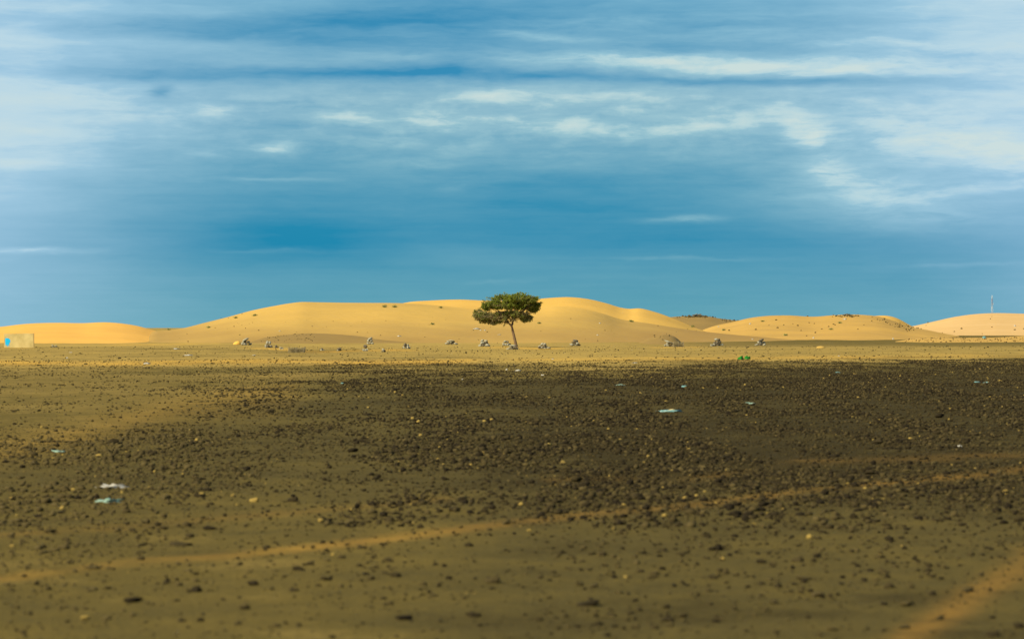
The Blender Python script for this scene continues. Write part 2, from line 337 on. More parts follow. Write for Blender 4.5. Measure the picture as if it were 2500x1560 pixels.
# ------------------------------------------------------------------ dunes and hills
def smooth_interp(x, xs, ys):
    """Catmull-Rom through (xs, ys)"""
    xs = np.asarray(xs, float); ys = np.asarray(ys, float)
    m = np.gradient(ys, xs); i = np.clip(np.searchsorted(xs, x) - 1, 0, len(xs) - 2)
    h = xs[i + 1] - xs[i]; t = np.clip((x - xs[i]) / h, 0, 1)
    return ((2 * t**3 - 3 * t**2 + 1) * ys[i] + (t**3 - 2 * t**2 + t) * h * m[i] + (-2 * t**3 + 3 * t**2) * ys[i + 1] + (t**3 - t**2) * h * m[i + 1])
DUNES = {}
def dune(key, crest, Dc, base_py, mat, sh=1.0, seed=0, rough=0.15, back=1.0, dullf=None, nx=260, name='dune'):
    """crest = bearing/elevation points; Dc crest distance (number or list); the front slope starts where the plain lies at base_py"""
    px = np.array([c[0] for c in crest], float); py = np.array([c[1] for c in crest], float)
    dc = np.full(len(px), float(Dc)) if np.isscalar(Dc) else np.interp(px, [a for a, _ in Dc], [b for _, b in Dc])
    Xc = (px - 1250) / F * dc; Zc = H + (HOR - py) / F * dc
    o_ = np.argsort(Xc); Xc, Zc, dcs = Xc[o_], Zc[o_], dc[o_]
    X = np.linspace(Xc[0], Xc[-1], nx)
    zc = np.maximum(smooth_interp(X, Xc, Zc), -0.3); D = np.interp(X, Xc, dcs)
    D = D + 0.02 * D * fbm(X / 60.0, X * 0, seed + 5, 2) * 0
    bpy_ = base_py if not np.isscalar(base_py) else [(0, base_py), (1, base_py)]
    Db = H * F / (np.interp(1250 + X / D * F, [a for a, _ in bpy_], [b for _, b in bpy_]) - HOR)
    Db = Db * (1 + 0.04 * fbm(X / 25.0, X * 0 + 3.3, seed, 3))
    Db = np.minimum(Db, D - 15)
    T = np.concatenate([np.linspace(0, 1, 70), 1 + np.linspace(0, 1, 26)[1:]])
    V = []; 
    TT, XX = np.meshgrid(T, X, indexing='ij')
    f = np.clip(TT, 0, 1); s = np.sin(f * math.pi / 2) ** (1.35 * sh)
    YY = Db[None, :] + (D - Db)[None, :] * f
    a0 = (-0.5 - H) / Db; a1 = (zc - H) / D                    # slope of the sight line to foot and crest
    zz = H + (a0[None, :] + (a1 - a0)[None, :] * s) * YY
    bk = np.clip(TT - 1, 0, 1); W_ = (np.maximum(zc, 1.0) * 3.2 * back + 20)[None, :]
    YY = YY + bk * W_; XX = XX * np.minimum(YY / D[None, :], 1.0); zz = np.where(bk > 0, (zc[None, :] + 0.6) * (1 - sstep(0, 1, bk)) - 0.6, zz)
    n = fbm(XX / 22, YY / 30, seed + 60, 4) * rough * np.sin(np.clip(f, 0, 1) * math.pi) * 4.0
    zz = zz + n * np.clip(zc[None, :] / 5, 0, 1)
    nr, nc = XX.shape
    dl = np.zeros_like(XX)
    if dullf: dl = dullf(1250 + XX / YY * F, HOR - (zz - H) / YY * F, XX, YY)
    V = np.stack([XX.ravel(), YY.ravel(), zz.ravel()], 1)
    i = np.arange(nr - 1)[:, None] * nc + np.arange(nc - 1)[None, :]
    Q = np.stack([i, i + 1, i + nc + 1, i + nc], -1).reshape(-1, 4)
    o = mesh_np(name, V, Q, mat, None, True, {'dull': np.clip(dl, 0, 1), 'rich': np.clip(-dl, 0, 1)})
    DUNES[key] = (XX, YY, zz)
    return tag(o, kind='structure')
def on_dune(key, px, py):
    """point on a dune's front slope seen at bearing px and elevation py"""
    X, YY, zz = DUNES[key]
    A = 1250 + X / YY * F; B = HOR - (zz - H) / YY * F
    q = (A - px) ** 2 + (B - py) ** 2; q[70:, :] = 1e9
    k = np.unravel_index(np.argmin(q), q.shape)
    return Vector((float(X[k]), float(YY[k]), float(zz[k])))

dune('far_orange', [(-700, 840), (-400, 815), (-200, 806), (0, 798), (60, 791), (140, 788), (200, 789), (260, 787), (300, 790), (340, 797), (372, 806), (400, 813), (450, 826), (520, 842)], 600, [(-700, 850), (0, 850), (300, 844), (520, 838)], M_ORANGE, 1.0, 1, 0.09)
dune('gold', [(820, 800), (900, 770), (960, 746), (1000, 737.5), (1050, 734), (1120, 731.5), (1190, 734), (1260, 733), (1310, 730), (1350, 727), (1385, 725.5), (1440, 731), (1480, 740.5), (1520, 752), (1536, 754), (1560, 753), (1600, 762), (1650, 780), (1700, 801), (1725, 810), (1780, 826), (1840, 842)], 680, 834, M_GOLD, 0.9, 2, 0.13)
def dull_main(px, py, X, Y):
    a = sstep(770, 830, py) * 0.75 + 0.35 * sstep(1300, 1600, px) * sstep(780, 820, py)
    rich = 1.1 * sstep(790, 748, py) * sstep(1000, 1250, px) + .35 * sstep(770, 745, py)
    return a - rich + 0.8 * fbm(X / 25, Y / 60, 77, 4) - 0.25 * np.exp(-((px - 690) / 150) ** 2 - ((py - 755) / 18) ** 2)
dune('main', [(60, 856), (150, 849), (230, 841), (300, 830), (350, 818), (376, 809), (400, 807), (440, 802.5), (500, 788), (560, 773), (620, 757), (670, 747), (705, 741), (735, 737.5), (770, 738), (830, 739), (900, 739.5), (970, 740), (1020, 742), (1060, 745), (1120, 751), (1190, 756), (1250, 756), (1320, 751), (1362, 748), (1412, 752), (1470, 765), (1510, 778), (1580, 789), (1690, 806), (1760, 814), (1850, 822), (1950, 828), (2050, 831), (2130, 840), (2200, 850)],
     560, [(60, 850), (400, 842), (700, 840), (2200, 837)], M_DULL, 1.0, 3, 0.11, dullf=dull_main, nx=420)
dune('rocky_hill', [(1560, 800), (1600, 780), (1640, 774), (1690, 772), (1730, 773), (1760, 778), (1800, 783), (1850, 793), (1900, 806), (1960, 830)], 950, 822, M_BROWN, 1.0, 4, 0.05, name='hill')
dune('back_ridge', [(2060, 800), (2110, 775), (2140, 771), (2170, 771.5), (2190, 777), (2215, 790), (2240, 804), (2300, 830)], 900, 823, M_GOLD, 1.0, 14, 0.03)
dune('middle', [(1640, 836), (1700, 812), (1740, 797), (1790, 786), (1830, 776.5), (1870, 771.5), (1920, 770), (1990, 773), (2030, 770), (2066, 768), (2110, 769), (2145, 773), (2180, 783), (2215, 796), (2260, 805), (2310, 815), (2380, 827), (2440, 840)], 780, [(1640, 834), (2440, 833)], M_TAN, 1.0, 5, 0.13)
dune('far_pale', [(2060, 836), (2120, 815), (2180, 802), (2230, 796), (2280, 785), (2330, 774), (2380, 767), (2430, 764.5), (2500, 766), (2600, 769), (2760, 785), (2950, 815), (3100, 840)], 1200, 821, M_HAZED, 1.0, 6, 0.04)
dune('berm', [(2090, 846), (2160, 838), (2230, 828), (2270, 825.5), (2350, 824.5), (2430, 824), (2500, 820), (2600, 816), (2750, 822), (2900, 846)], 470, 837, M_TAN, 1.0, 7, 0.1, name='sand_bank', dullf=None)
dune('mound', [(540, 846), (600, 829), (640, 820), (690, 815), (740, 812.5), (800, 813), (870, 817), (950, 824), (1030, 833), (1090, 846)], 450, 841, M_BROWN, 1.0, 8, 0.04, name='mound')
dune('small_mound', [(1530, 846), (1560, 836), (1590, 824), (1622, 817), (1650, 824), (1664, 836), (1680, 848)], 430, 842, M_BROWN, 1.0, 9, 0.04, name='mound')

# ------------------------------------------------------------------ stones
def ico(sub):
    import bmesh
    bm = bmesh.new(); bmesh.ops.create_icosphere(bm, subdivisions=sub, radius=1.0)
    V = np.array([v.co[:] for v in bm.verts]); Fc = np.array([[v.index for v in f.verts] for f in bm.faces]); bm.free(); return V, Fc
ICO = {k: ico(k) for k in (1, 2, 3)}
def rock_variant(sub, seed, amp=0.35, facet=True):
    V, Fc = ICO[sub]; r = np.random.RandomState(seed); V = V.copy()
    if facet:                                    # chip with random planes for flat broken faces
        for k in range(9 if sub > 1 else 4):
            n = r.normal(size=3); n /= np.linalg.norm(n); c = r.uniform(0.62, 0.9)
            d = V @ n; V = np.where((d > c)[:, None], V - (d - c)[:, None] * n[None, :], V)
    for k in range(4):
        n = r.normal(size=3); V = V * (1 + amp * 0.25 * np.sin((V @ n) * 2.2 + r.uniform(0, 6)))[:, None]
    return V, Fc
VAR1 = [rock_variant(1, 100 + i) for i in range(10)]
VAR2 = [rock_variant(2, 200 + i) for i in range(10)]
VAR3 = [rock_variant(3, 300 + i) for i in range(8)]

def scatter_mesh(name, X, Y, Z, SZ, var, mat, tint, flat=(0.45, 0.85)):
    n = len(X); Vs = []; Fs = []; T = []; off = 0
    pick = RS.randint(0, len(var), n)
    for k in range(len(var)):
        idx = np.where(pick == k)[0]
        if not len(idx): continue
        V, Fc = var[k]; m = len(idx)
        sx = SZ[idx] * RS.uniform(0.8, 1.35, m); sy = SZ[idx] * RS.uniform(0.7, 1.1, m); sz = SZ[idx] * RS.uniform(flat[0], flat[1], m)
        a = RS.uniform(0, 2 * math.pi, m); ca, sa = np.cos(a)[:, None], np.sin(a)[:, None]
        vx = V[None, :, 0] * sx[:, None]; vy = V[None, :, 1] * sy[:, None]; vz = V[None, :, 2] * sz[:, None]
        VV = np.stack([vx * ca - vy * sa + X[idx][:, None], vx * sa + vy * ca + Y[idx][:, None], vz + (Z[idx] + sz * 0.35)[:, None]], -1)
        Vs.append(VV.reshape(-1, 3)); Fs.append((Fc[None] + (np.arange(m) * len(V))[:, None, None] + off).reshape(-1, 3))
        T.append(np.repeat(tint[idx], len(V))); off += m * len(V)
    return mesh_np(name, np.concatenate(Vs), np.concatenate(Fs), mat, None, False, {'tint': np.concatenate(T)})

def gravel():
    """loose stones of the plain, even density over the ground"""
    Xs, Ys, Ss, Ts, = [], [], [], []
    def layer(n, d0, d1, s0, s1, pw, keep):
        a = RS.uniform(-0.23, 0.23, n); d = np.sqrt(RS.uniform(d0**2, d1**2, n))
        x, y = d * np.sin(a), d * np.cos(a)
        s = s0 * (s1 / s0) ** (RS.uniform(0, 1, n) ** pw)
        k = keep(x, y); Xs.append(x[k]); Ys.append(y[k]); Ss.append(s[k])
    def density(x, y):
        px = 1250 + x / y * F; py = HOR + H * F / y
        edge = np.interp(px, [-900, 0, 250, 450, 700, 900, 1250, 1500, 2000, 2500, 3400], [1130, 1075, 1030, 970, 925, 902, 902, 905, 893, 880, 878])
        soft = np.interp(px, [0, 450, 800, 1300, 2500], [110, 60, 20, 14, 12])
        p = 0.22 + 0.78 * sstep(-1.4, 1.4, (py - edge) / soft)
        p = p * (0.36 + 0.74 * sstep(-0.38, 0.36, fbm(x / 1.5, y / 7.0, 91, 5))) * (0.75 + 0.4 * sstep(-.2, .3, fbm(x / 9, y / 14, 95, 3))) * (0.62 + 0.5 * sstep(700, 1700, px))
        p = p * (1 - 0.6 * sstep(1180, 1330, py) * sstep(1000, 1500, px))
        for pts, hw, st in TRACKS[:7]:
            p = p * (1 - 0.8 * st * np.exp(-(polydist(px, py, pts) / hw) ** 2))
        return RS.uniform(0, 1, len(x)) < p
    layer(360000, 32, 200, 0.012, 0.056, 1.9, density)
    layer(100000, 16, 66, 0.006, 0.028, 1.9, density)
    layer(9000, 150, 345, 0.02, 0.09, 2.2, lambda x, y: RS.uniform(0, 1, len(x)) < 0.6)
    layer(4200, 16, 48, 0.012, 0.040, 2.0, lambda x, y: RS.uniform(0, 1, len(x)) < .25 + .75 * sstep(-.1, .35, fbm(x / 1.3, y / 1.7, 97, 3)))
    X, Y, SZ = map(np.concatenate, (Xs, Ys, Ss))
    n = len(X); SZ = SZ * (0.84 + 0.45 * sstep(-.3, .4, fbm(X / 1.5, Y / 7.0, 91, 5))); pxs = 1250 + X / Y * F; T = np.clip(RS.normal(0.16, 0.20, n) + .30 * sstep(800, 200, pxs), 0, 0.85); T[RS.uniform(0, 1, n) < 0.008] = 1.0
    o = scatter_mesh('gravel', X, Y, ground_z(X, Y), SZ, VAR1, M_STONE, T)
    tag(o, 'dark loose gravel and pebbles strewn over the plain', 'gravel', kind='stuff')
gravel()

# individually traced stones: bearing px, base py, width px, tone (0 black .. 1 yellow), height ratio
ST = [
 (323,1464,46,0,.32,'broad flat black stone, the biggest on the gravel at the lower left'),
 (479,1443,28,.05,.5,'black stone right of the broad flat black stone at the lower left'),
 (617,1429,30,.05,.45,'squat black stone on the near gravel, third along from the broad flat one'),
 (729,1393,32,.1,.42,'oblong black stone nearest below the long sand track at left of centre'),
 (987,1512,48,0,.28,'long flat black stone on the olive gravel at the bottom, left of centre'),
 (1158,1506,30,.08,.5,'chunky dark brown stone near the bottom edge below the tree'),
 (1437,1477,60,.08,.24,'widest low black slab of stone in the centre foreground'),
 (1627,1511,34,.15,.35,'flat dark stone near the bottom edge right of the wide low slab'),
 (1627,1482,19,.1,.6,'rounded dark stone just above a flat one, right of the wide low slab'),
 (1752,1343,25,0,.6,'rounded jet black stone alone on bare ground right of centre'),
 (1857,1373,28,.05,.42,'dark oblong stone right of the rounded jet black one'),
 (1740,1413,21,.12,.6,'dark stone directly below the rounded jet black one'),
 (2485,1534,28,.08,.6,'dark stone at the right edge beside the broad sand track'),
 (2426,1553,34,.1,.5,'dark stone cut by the bottom edge, right of the broad sand track'),
 (2295,1506,24,.2,.5,'brown stone lying on the broad sand track at the lower right'),
 (2206,1535,28,.3,.35,'flat brown stone left of the broad sand track at the bottom'),
 (860,1103,26,.05,.5,'biggest of three black stones close together at left of centre'),
 (871,1084,13,.05,.6,'middle one of three black stones close together at left of centre'),
 (876,1063,12,.05,.6,'farthest of three black stones close together at left of centre'),
 (1131,1223,22,.05,.6,'blocky black stone at the end of the faint sand streak below the tree'),
 (209,1512,26,1,.45,'pale yellow stone on the gravel near the lower left corner'),
 (622,1225,22,1,.55,'pale yellow stone just above the faint sand streak at left of centre'),
 (2031,1540,34,.9,.3,'flat olive yellow stone near the bottom edge at right'),
 (2084,1266,18,.1,.9,'tall dark stone standing below the long sand track at right'),
 (2293,1018,22,.02,.6,'large black stone among the dark gravel at the far right'),
 (236,1217,13,.02,.9,'small black stone touching the left end of the lower white bag'),
 (1511,1281,36,.25,.4,'grey brown stone just below the long sand track right of centre'),
 (1236,1284,21,.35,.6,'brown stone lying on the long sand track below the tree'),
]
ST2 = [(263,1432,18,.1),(445,1519,20,.05),(489,1519,20,.05),(546,1466,16,.15),(598,1491,28,.3),(716,1445,24,.2),(795,1417,30,.25),(779,1431,16,.15),
 (489,1215,30,.08),(434,1229,22,.2),(511,1289,30,.05),(541,1289,15,.1),(463,1308,24,.2),(437,1327,56,.25),(366,1300,13,.1),(345,1328,18,.1),(122,1302,28,.25),(105,1340,18,.25),  # the widest one is a long shadow, built as a flat dark stone
 (279,1082,26,.1),(190,1154,10,.05),(485,1172,16,.15),(718,1225,26,.1),(777,1213,18,.15),(803,1142,15,.05),(633,1099,14,.1),(59,1406,16,.15),(210,1484,16,.3),(430,1466,18,.25),
 (345,1369,20,.3),(227,1385,22,.3),(581,1528,20,.3),(677,1533,20,.35),(478,1401,16,.1),(179,1197,11,1),(129,1119,11,1),
 (1339,1461,18,.25),(1144,1332,24,.1),(1205,1423,36,.3),(1450,1434,24,.3),(1478,1380,18,.15),(967,1408,28,.15),(951,1368,20,.15),(1108,1250,30,.1),(1085,1243,16,.2),(1026,1289,18,.1),(1059,1457,18,.25),
 (1389,1147,20,.1),(1454,1158,14,.05),(1406,1175,28,.15),(1601,1208,22,.05),(1585,1230,15,.15),(1271,1184,22,.15),(1188,1173,16,.1),(882,1335,24,.3),(1319,1414,20,.3),(1513,1452,22,.35),(1415,1428,20,.35),
 (1948,1367,30,.25),(1990,1284,18,.2),(2079,1300,18,.3),(2065,1159,20,.05),(1899,1164,18,.1),(1946,1186,24,.15),(2121,1155,26,.1),(2169,1174,20,.1),(1817,1168,13,.05),(1791,1230,22,.3),(1968,1228,16,.15),
 (2217,1097,16,.05),(2287,1059,20,.1),(2256,1048,18,.1),(2140,1085,28,.15),(1944,1052,11,.05),(2265,963,20,.05),(2485,1271,26,.2),(2472,1184,18,.15),(2431,1100,14,.1),(2348,1206,16,.1),(2306,1386,18,.5),
 (1992,1450,34,.45),(2212,1474,32,.4),(2140,1414,15,.35),(1896,1548,20,.25),(1760,1506,20,.3),(1669,1502,24,.2),(2265,1398,12,.3),(1961,1413,44,.4),(1885,1473,18,.3),(1390,1140,10,.9),(1375,1131,14,.95),(1291,1298,13,1),(1842,1278,13,.95),
 (2433,1322,12,.9),(1118,1024,10,.05),(936,1005,11,.1),(1345,1030,12,.05),(1312,1052,10,.05),(2110,1052,12,.1),(1960,1006,14,.1),(95,1002,10,.1),(700,1042,10,.1)]
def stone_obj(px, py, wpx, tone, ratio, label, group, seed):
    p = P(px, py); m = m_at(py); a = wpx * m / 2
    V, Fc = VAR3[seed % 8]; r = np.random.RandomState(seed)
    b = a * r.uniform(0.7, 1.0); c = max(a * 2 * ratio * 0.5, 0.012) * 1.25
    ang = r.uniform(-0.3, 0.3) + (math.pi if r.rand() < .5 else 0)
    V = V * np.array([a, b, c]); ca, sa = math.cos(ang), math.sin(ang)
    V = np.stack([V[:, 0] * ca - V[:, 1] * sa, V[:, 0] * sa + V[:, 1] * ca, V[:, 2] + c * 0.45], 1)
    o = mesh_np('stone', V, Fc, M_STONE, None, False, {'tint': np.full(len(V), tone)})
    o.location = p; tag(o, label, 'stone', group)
for i, (px, py, wd, tn, rt, lab) in enumerate(ST): stone_obj(px, py, wd, tn, rt, lab, 'stones lying loose on the near gravel', i)
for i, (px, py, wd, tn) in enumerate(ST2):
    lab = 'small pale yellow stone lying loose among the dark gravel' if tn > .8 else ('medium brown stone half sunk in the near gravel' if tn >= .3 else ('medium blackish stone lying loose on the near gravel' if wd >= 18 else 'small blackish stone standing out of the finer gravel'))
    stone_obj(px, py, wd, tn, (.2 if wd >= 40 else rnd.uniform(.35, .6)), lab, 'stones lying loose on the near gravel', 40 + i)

# ------------------------------------------------------------------ cairns
def cairn(px, py, wpx, hpx, label, n=7, seed=0, mats=(M_CAIRN, M_CAIRN, M_CAIRN, M_CAIRN_D), loc=None, mpp=None, cat='cairn', name='cairn', group='grey stone cairns spread before the dunes', part='stone'):
    p = loc or P(px, py); m = mpp or p.y / F
    wd, ht = wpx * m * .95, hpx * m * .95
    e = empty(name, p); tag(e, label, cat, group)
    r = random.Random(seed * 13 + 5)
    # courses: wide bottom, narrowing to the top
    lay = max(2, int(round(n ** 0.5))); k = 0; placed = []
    for L_ in range(lay):
        cnt = max(1, int(round(n / (lay) * (1.45 - 0.9 * L_ / max(1, lay - 1)))))
        span = wd * (1 - 0.75 * L_ / lay)
        for j in range(cnt):
            f = (j + 0.5) / cnt - 0.5
            sx = span / cnt * r.uniform(0.62, 0.85); sz = ht / lay * r.uniform(0.48, 0.66); sy = sx * r.uniform(0.7, 1.1)
            x = f * span * 0.95 + r.uniform(-.06, .06) * wd; z = ht * (L_ + 0.42) / lay + r.uniform(-.05, .05) * ht
            y = r.uniform(-0.16, 0.16) * wd
            V, Fc = VAR2[(seed + k) % 10]; a = r.uniform(0, 6.28); tl = r.uniform(-.5, .5)
            V = V * np.array([sx, sy, sz]) ; M_ = Matrix.Rotation(tl, 3, 'Y') @ Matrix.Rotation(r.choice([0, math.pi]) + r.uniform(-.4, .4), 3, 'Z')
            V = V @ np.array(M_).T + np.array([x, y, z])
            mesh_np(part, V, Fc, r.choice(mats), e, False); k += 1
    return e
C = [
 (600,843,26,17,'leaning grey cairn of slabs beside a yellow sand heap, leftmost of the cairns',8),
 (656,849,20,17,'narrow grey cairn with a pale cap stone, just left of the wire cage',6),
 (904,840,19,17,'upright grey cairn standing behind the row, above the middle of the sand streak',7),
 (892,857,13,16,'thin leaning cairn at the middle of the orange sand streak',4),
 (992,850,20,14,'low dark grey cairn at the right end of the orange sand streak',6),
 (1102,841,30,13,'low grey cairn left of the tree with stones trailing to its right',8),
 (1182,846,30,19,'grey slab cairn on pale sand, first to the left of the tree',9),
 (1237,844,20,14,'pale grey cairn close to the left of the tree trunk',6),
 (1252,851,28,13,'low spread grey cairn right at the foot of the tree',7),
 (1327,850,31,15,'rounded grey cairn, first to the right of the tree',9),
 (1405,845,26,17,'pointed grey cairn, second to the right of the tree',7),
 (1634,846,26,14,'dark sided grey cairn joined to the brush cage at right',8),
 (1752,843,28,19,'tall rough grey cairn right of the brush cage',10),
 (1857,843,27,15,'rightmost grey cairn of the row before the dunes',8),
]
for i, (px, py, wd, ht, lab, n) in enumerate(C): cairn(px, py, wd, ht, lab, n, i)
small = [(674,850,9,8,'small rust brown stone heap just right of the pale capped cairn',3),(687,853,10,6,'little dark stone heap left of the wire cage',3),(787,855,10,7,'small reddish stone heap on the streak right of the wire cage',3),
 (828,856,13,8,'small dark stone heap left of the thin leaning cairn',4),(936,860,11,9,'small pale stone heap below the streak, right of the thin leaning cairn',4),(741,857,10,9,'pale stone heap against the right end of the wire cage',3),
 (133,849,18,5,'low dark stone heap right of the hut at the left edge',6),(1739,845,12,6,'low light grey stone heap at the left foot of the tall rough cairn',3)]
for i, (px, py, wd, ht, lab, n) in enumerate(small): cairn(px, py, wd, ht, lab, n, 30 + i, cat='stone heap', name='stone_heap', group='small stone heaps among the cairns')
for key, px, py, wd, ht, lab, n, s in [('rocky_hill', 1702, 773, 44, 9, 'dark rock pile on the crest of the brown hill', 22, 50), ('middle', 2066, 770, 30, 7, 'dark rock pile on the crest of the rounded dune at right', 16, 51), ('middle', 1904, 771, 8, 4, 'tiny dark rock on the left crest of the rounded dune', 3, 52)]:
    q = on_dune(key, px, py); q.z -= 0.3
    cairn(px, py, wd, ht, lab, n, s, mats=(M_ROCK, M_ROCK, M_CAIRN_D), loc=q, cat='rock pile', name='rock_pile', group='rock piles on the hill crests', part='rock')
# yellow sand heap
def heap(px, py, wpx, hpx, label, mat=None):
    p = P(px, py); m = p.y / F; V, Fc = rock_variant(3, 900 + int(px), 0.2, False)
    V = V * np.array([wpx * m / 2, wpx * m / 2.4, hpx * m]); V[:, 2] = np.maximum(V[:, 2], -0.05)
    o = mesh_np('sand_heap', V, Fc, mat or M_GOLD, None, True, {'dull': np.zeros(len(V))}); o.location = p; tag(o, label, 'sand heap')
heap(580, 841, 22, 8, 'small yellow sand heap left of the leaning cairn')
heap(2003, 851, 22, 5, 'low olive sand heap on the plain at the right', M_DULL)

# scattered rocks on the slopes (each only a speck)
def slope_rocks():
    Xs, Ys, Zs, Ss, Ts = [], [], [], [], []
    def sc(key, n, fn, s0, s1, t=0.3):
        for _ in range(n):
            px, py = fn(); q = on_dune(key, px, py)
            Xs.append(q.x + rnd.uniform(-1, 1)); Ys.append(q.y); Zs.append(q.z); Ss.append(rnd.uniform(s0, s1)); Ts.append(rnd.uniform(.25, .85))
    def g(cx, cy, a, b): return lambda: (rnd.gauss(cx, a), rnd.gauss(cy, b))
    sc('middle', 100, lambda: (lambda t: (2135 + t * 95 + rnd.gauss(0, 8), 778 + t * 28 + rnd.gauss(0, 4)))(rnd.random()), .06, .22, .6)
    sc('middle', 60, g(2066, 771, 14, 1.5), .12, .34, .4)
    sc('middle', 22, g(2000, 790, 120, 10), .12, .3, .5)
    sc('rocky_hill', 80, lambda: (rnd.gauss(1700, 18), rnd.gauss(773.5, 1.5)), .15, .42, .4)
    sc('rocky_hill', 50, lambda: (rnd.uniform(1760, 1810), rnd.gauss(783, 2)), .12, .25, .4)
    sc('main', 80, lambda: (rnd.uniform(420, 1700), rnd.uniform(775, 838)), .04, .12, .7)
    sc('main', 24, lambda: (rnd.uniform(520, 640), 805 - (rnd.random()) * 40), .04, .13, .7)
    sc('mound', 90, lambda: (rnd.uniform(610, 760), rnd.uniform(815, 835)), .04, .11, .6)
    sc('small_mound', 14, lambda: (rnd.uniform(1600, 1640), rnd.uniform(818, 830)), .05, .14, .2)
    sc('berm', 190, lambda: (rnd.uniform(2220, 2520), rnd.uniform(823, 836)), .04, .14, .7)
    sc('far_pale', 12, lambda: (rnd.uniform(2230, 2500), rnd.uniform(770, 815)), .2, .4, 1)
    o = scatter_mesh('slope_gravel', np.array(Xs), np.array(Ys), np.array(Zs), np.array(Ss), VAR1, M_STONE, np.array(Ts), (0.6, 0.95))
    tag(o, 'dark pebbles and rubble strewn over the dune slopes', 'gravel', kind='stuff')
slope_rocks()

# ------------------------------------------------------------------ litter
def crumple(px, py, wpx, hpx, mat, label, cat, loc=None, name='plastic_bag', seed=0, extra=None, group='litter blown over the plain'):
    p = loc or P(px, py + 0); m = p.y / F; r = np.random.RandomState(seed)
    if mat is M_GREEN: wpx *= .75; hpx *= .65
    elif py < 960: wpx *= .8; hpx *= .55
    else: hpx *= .7
    V, Fc = ICO[3]; V = V.copy()
    for k in range(7):
        n = r.normal(size=3); V = V * (1 + 0.30 * np.abs(np.sin((V @ n) * r.uniform(1.5, 4.5) + r.uniform(0, 6))) - 0.17)[:, None]
    V = V * np.array([wpx * m / 2, wpx * m / 2.6, max(hpx * m, .03)]); V[:, 2] = np.maximum(V[:, 2], -0.01)
    o = mesh_np(name, V, Fc, mat, None, False); o.location = p; tag(o, label, cat, group)
    if extra:
        V2 = V * np.array([.3, .5, .9]) + np.array([wpx * m * .08, 0, hpx * m * .55]); mesh_np('torn_flap', V2, Fc, extra, o, False)
    return o
LT = [
 (431,854,15,3,M_WHITE,'white crumpled bag on the tan plain, farther of the pair left of the first cairn','bag'),
 (461,868,20,4,M_WHITE,'white torn bag on the tan plain, nearer of the pair left of the first cairn','bag'),
 (358,888,16,5,M_WHITE,'cream crumpled bag lying on the golden sand stripe at left','bag'),
 (164,874,5,4,M_WHITE,'tiny white scrap on the plain below the dark stone heap at left','scrap'),
 (173,860,9,2,M_WHITE,'thin pale strip of litter on the plain just right of the hut','scrap'),
 (620,867,10,2,M_WHITE,'thin cream strip of litter below the leaning cairn','scrap'),
 (1237,900,5,4,M_WHITE,'tiny white scrap left of the flat white bag below the tree','scrap'),
 (1265,903,13,4,M_WHITE,'flat white bag on the edge of the dark gravel below the tree','bag'),
 (1327,919,11,3,M_WHITE,'small white bag on dark gravel, below and right of the tree','bag'),
 (1350,876,9,2,M_WHITE,'thin white scrap on the tan plain right of the tree','scrap'),
 (1129,929,4,4,M_WHITE,'white speck of litter on dark gravel left below the tree','scrap'),
 (1550,886,12,2,M_WHITE,'thin cream strip of litter where the dark gravel begins right of centre','scrap'),
 (1515,942,22,4,M_MINT,'pale greenish sheet of plastic on dark gravel right of centre','plastic sheet'),
 (1671,946,17,7,M_CYAN,'small domed cyan bag on the dark gravel right of centre','bag'),
 (1832,987,20,4,M_MINT,'flat mint scrap on the dark gravel at right','scrap'),
 (2025,901,9,2,M_WHITE,'small white scrap at the far edge of the dark gravel at right','scrap'),
 (2046,907,13,2,M_CYAN,'thin cyan scrap just below the small white one at right','scrap'),
 (2384,931,16,3,M_CYAN,'cyan plastic scrap on dark gravel, left one of two near the right edge','scrap'),
 (2410,932,18,3,M_CYAN,'cyan plastic scrap on dark gravel, right one of two near the right edge','scrap'),
 (836,938,9,3,M_CYAN,'tiny cyan scrap on the dark gravel left of centre','scrap'),
 (142,1101,28,4,M_MINT,'flat mint strip of plastic on the gravel near the left edge','plastic strip'),
 (272,1190,58,9,M_WHITE,'white crumpled bag at lower left, upper one of two','bag'),
 (264,1224,50,7,M_MINT,'flat whitish green bag at lower left, lower one of two','bag'),
 (2048,870,6,2,M_WHITE,'white speck on the tan plain at right','scrap'),
 (2342,1092,12,3,M_WHITE,'thin white scrap on dark gravel near the right edge','scrap'),
 (782,1317,0,0,None,None,None),
]
for i, (px, py, wd, ht, mt, lab, cat) in enumerate(LT):
    if lab: crumple(px, py, wd, ht, mt, lab, cat, seed=500 + i, name='plastic_scrap' if 'scrap' in cat or 'strip' in cat or 'sheet' in cat else 'plastic_bag')
crumple(1637, 1001, 46, 6, M_CYAN, 'torn cyan bag with a yellow flap, largest litter on the dark gravel', 'bag', seed=560, extra=M_YELLOW)
crumple(1808, 878, 14, 8, M_GREEN, 'bright green bag on the plain, smaller left one of two', 'bag', seed=561, group='bright green bags on the plain')
crumple(1824, 877, 15, 10, M_GREEN, 'bright green bag on the plain, bigger right one of two', 'bag', seed=562, group='bright green bags on the plain')
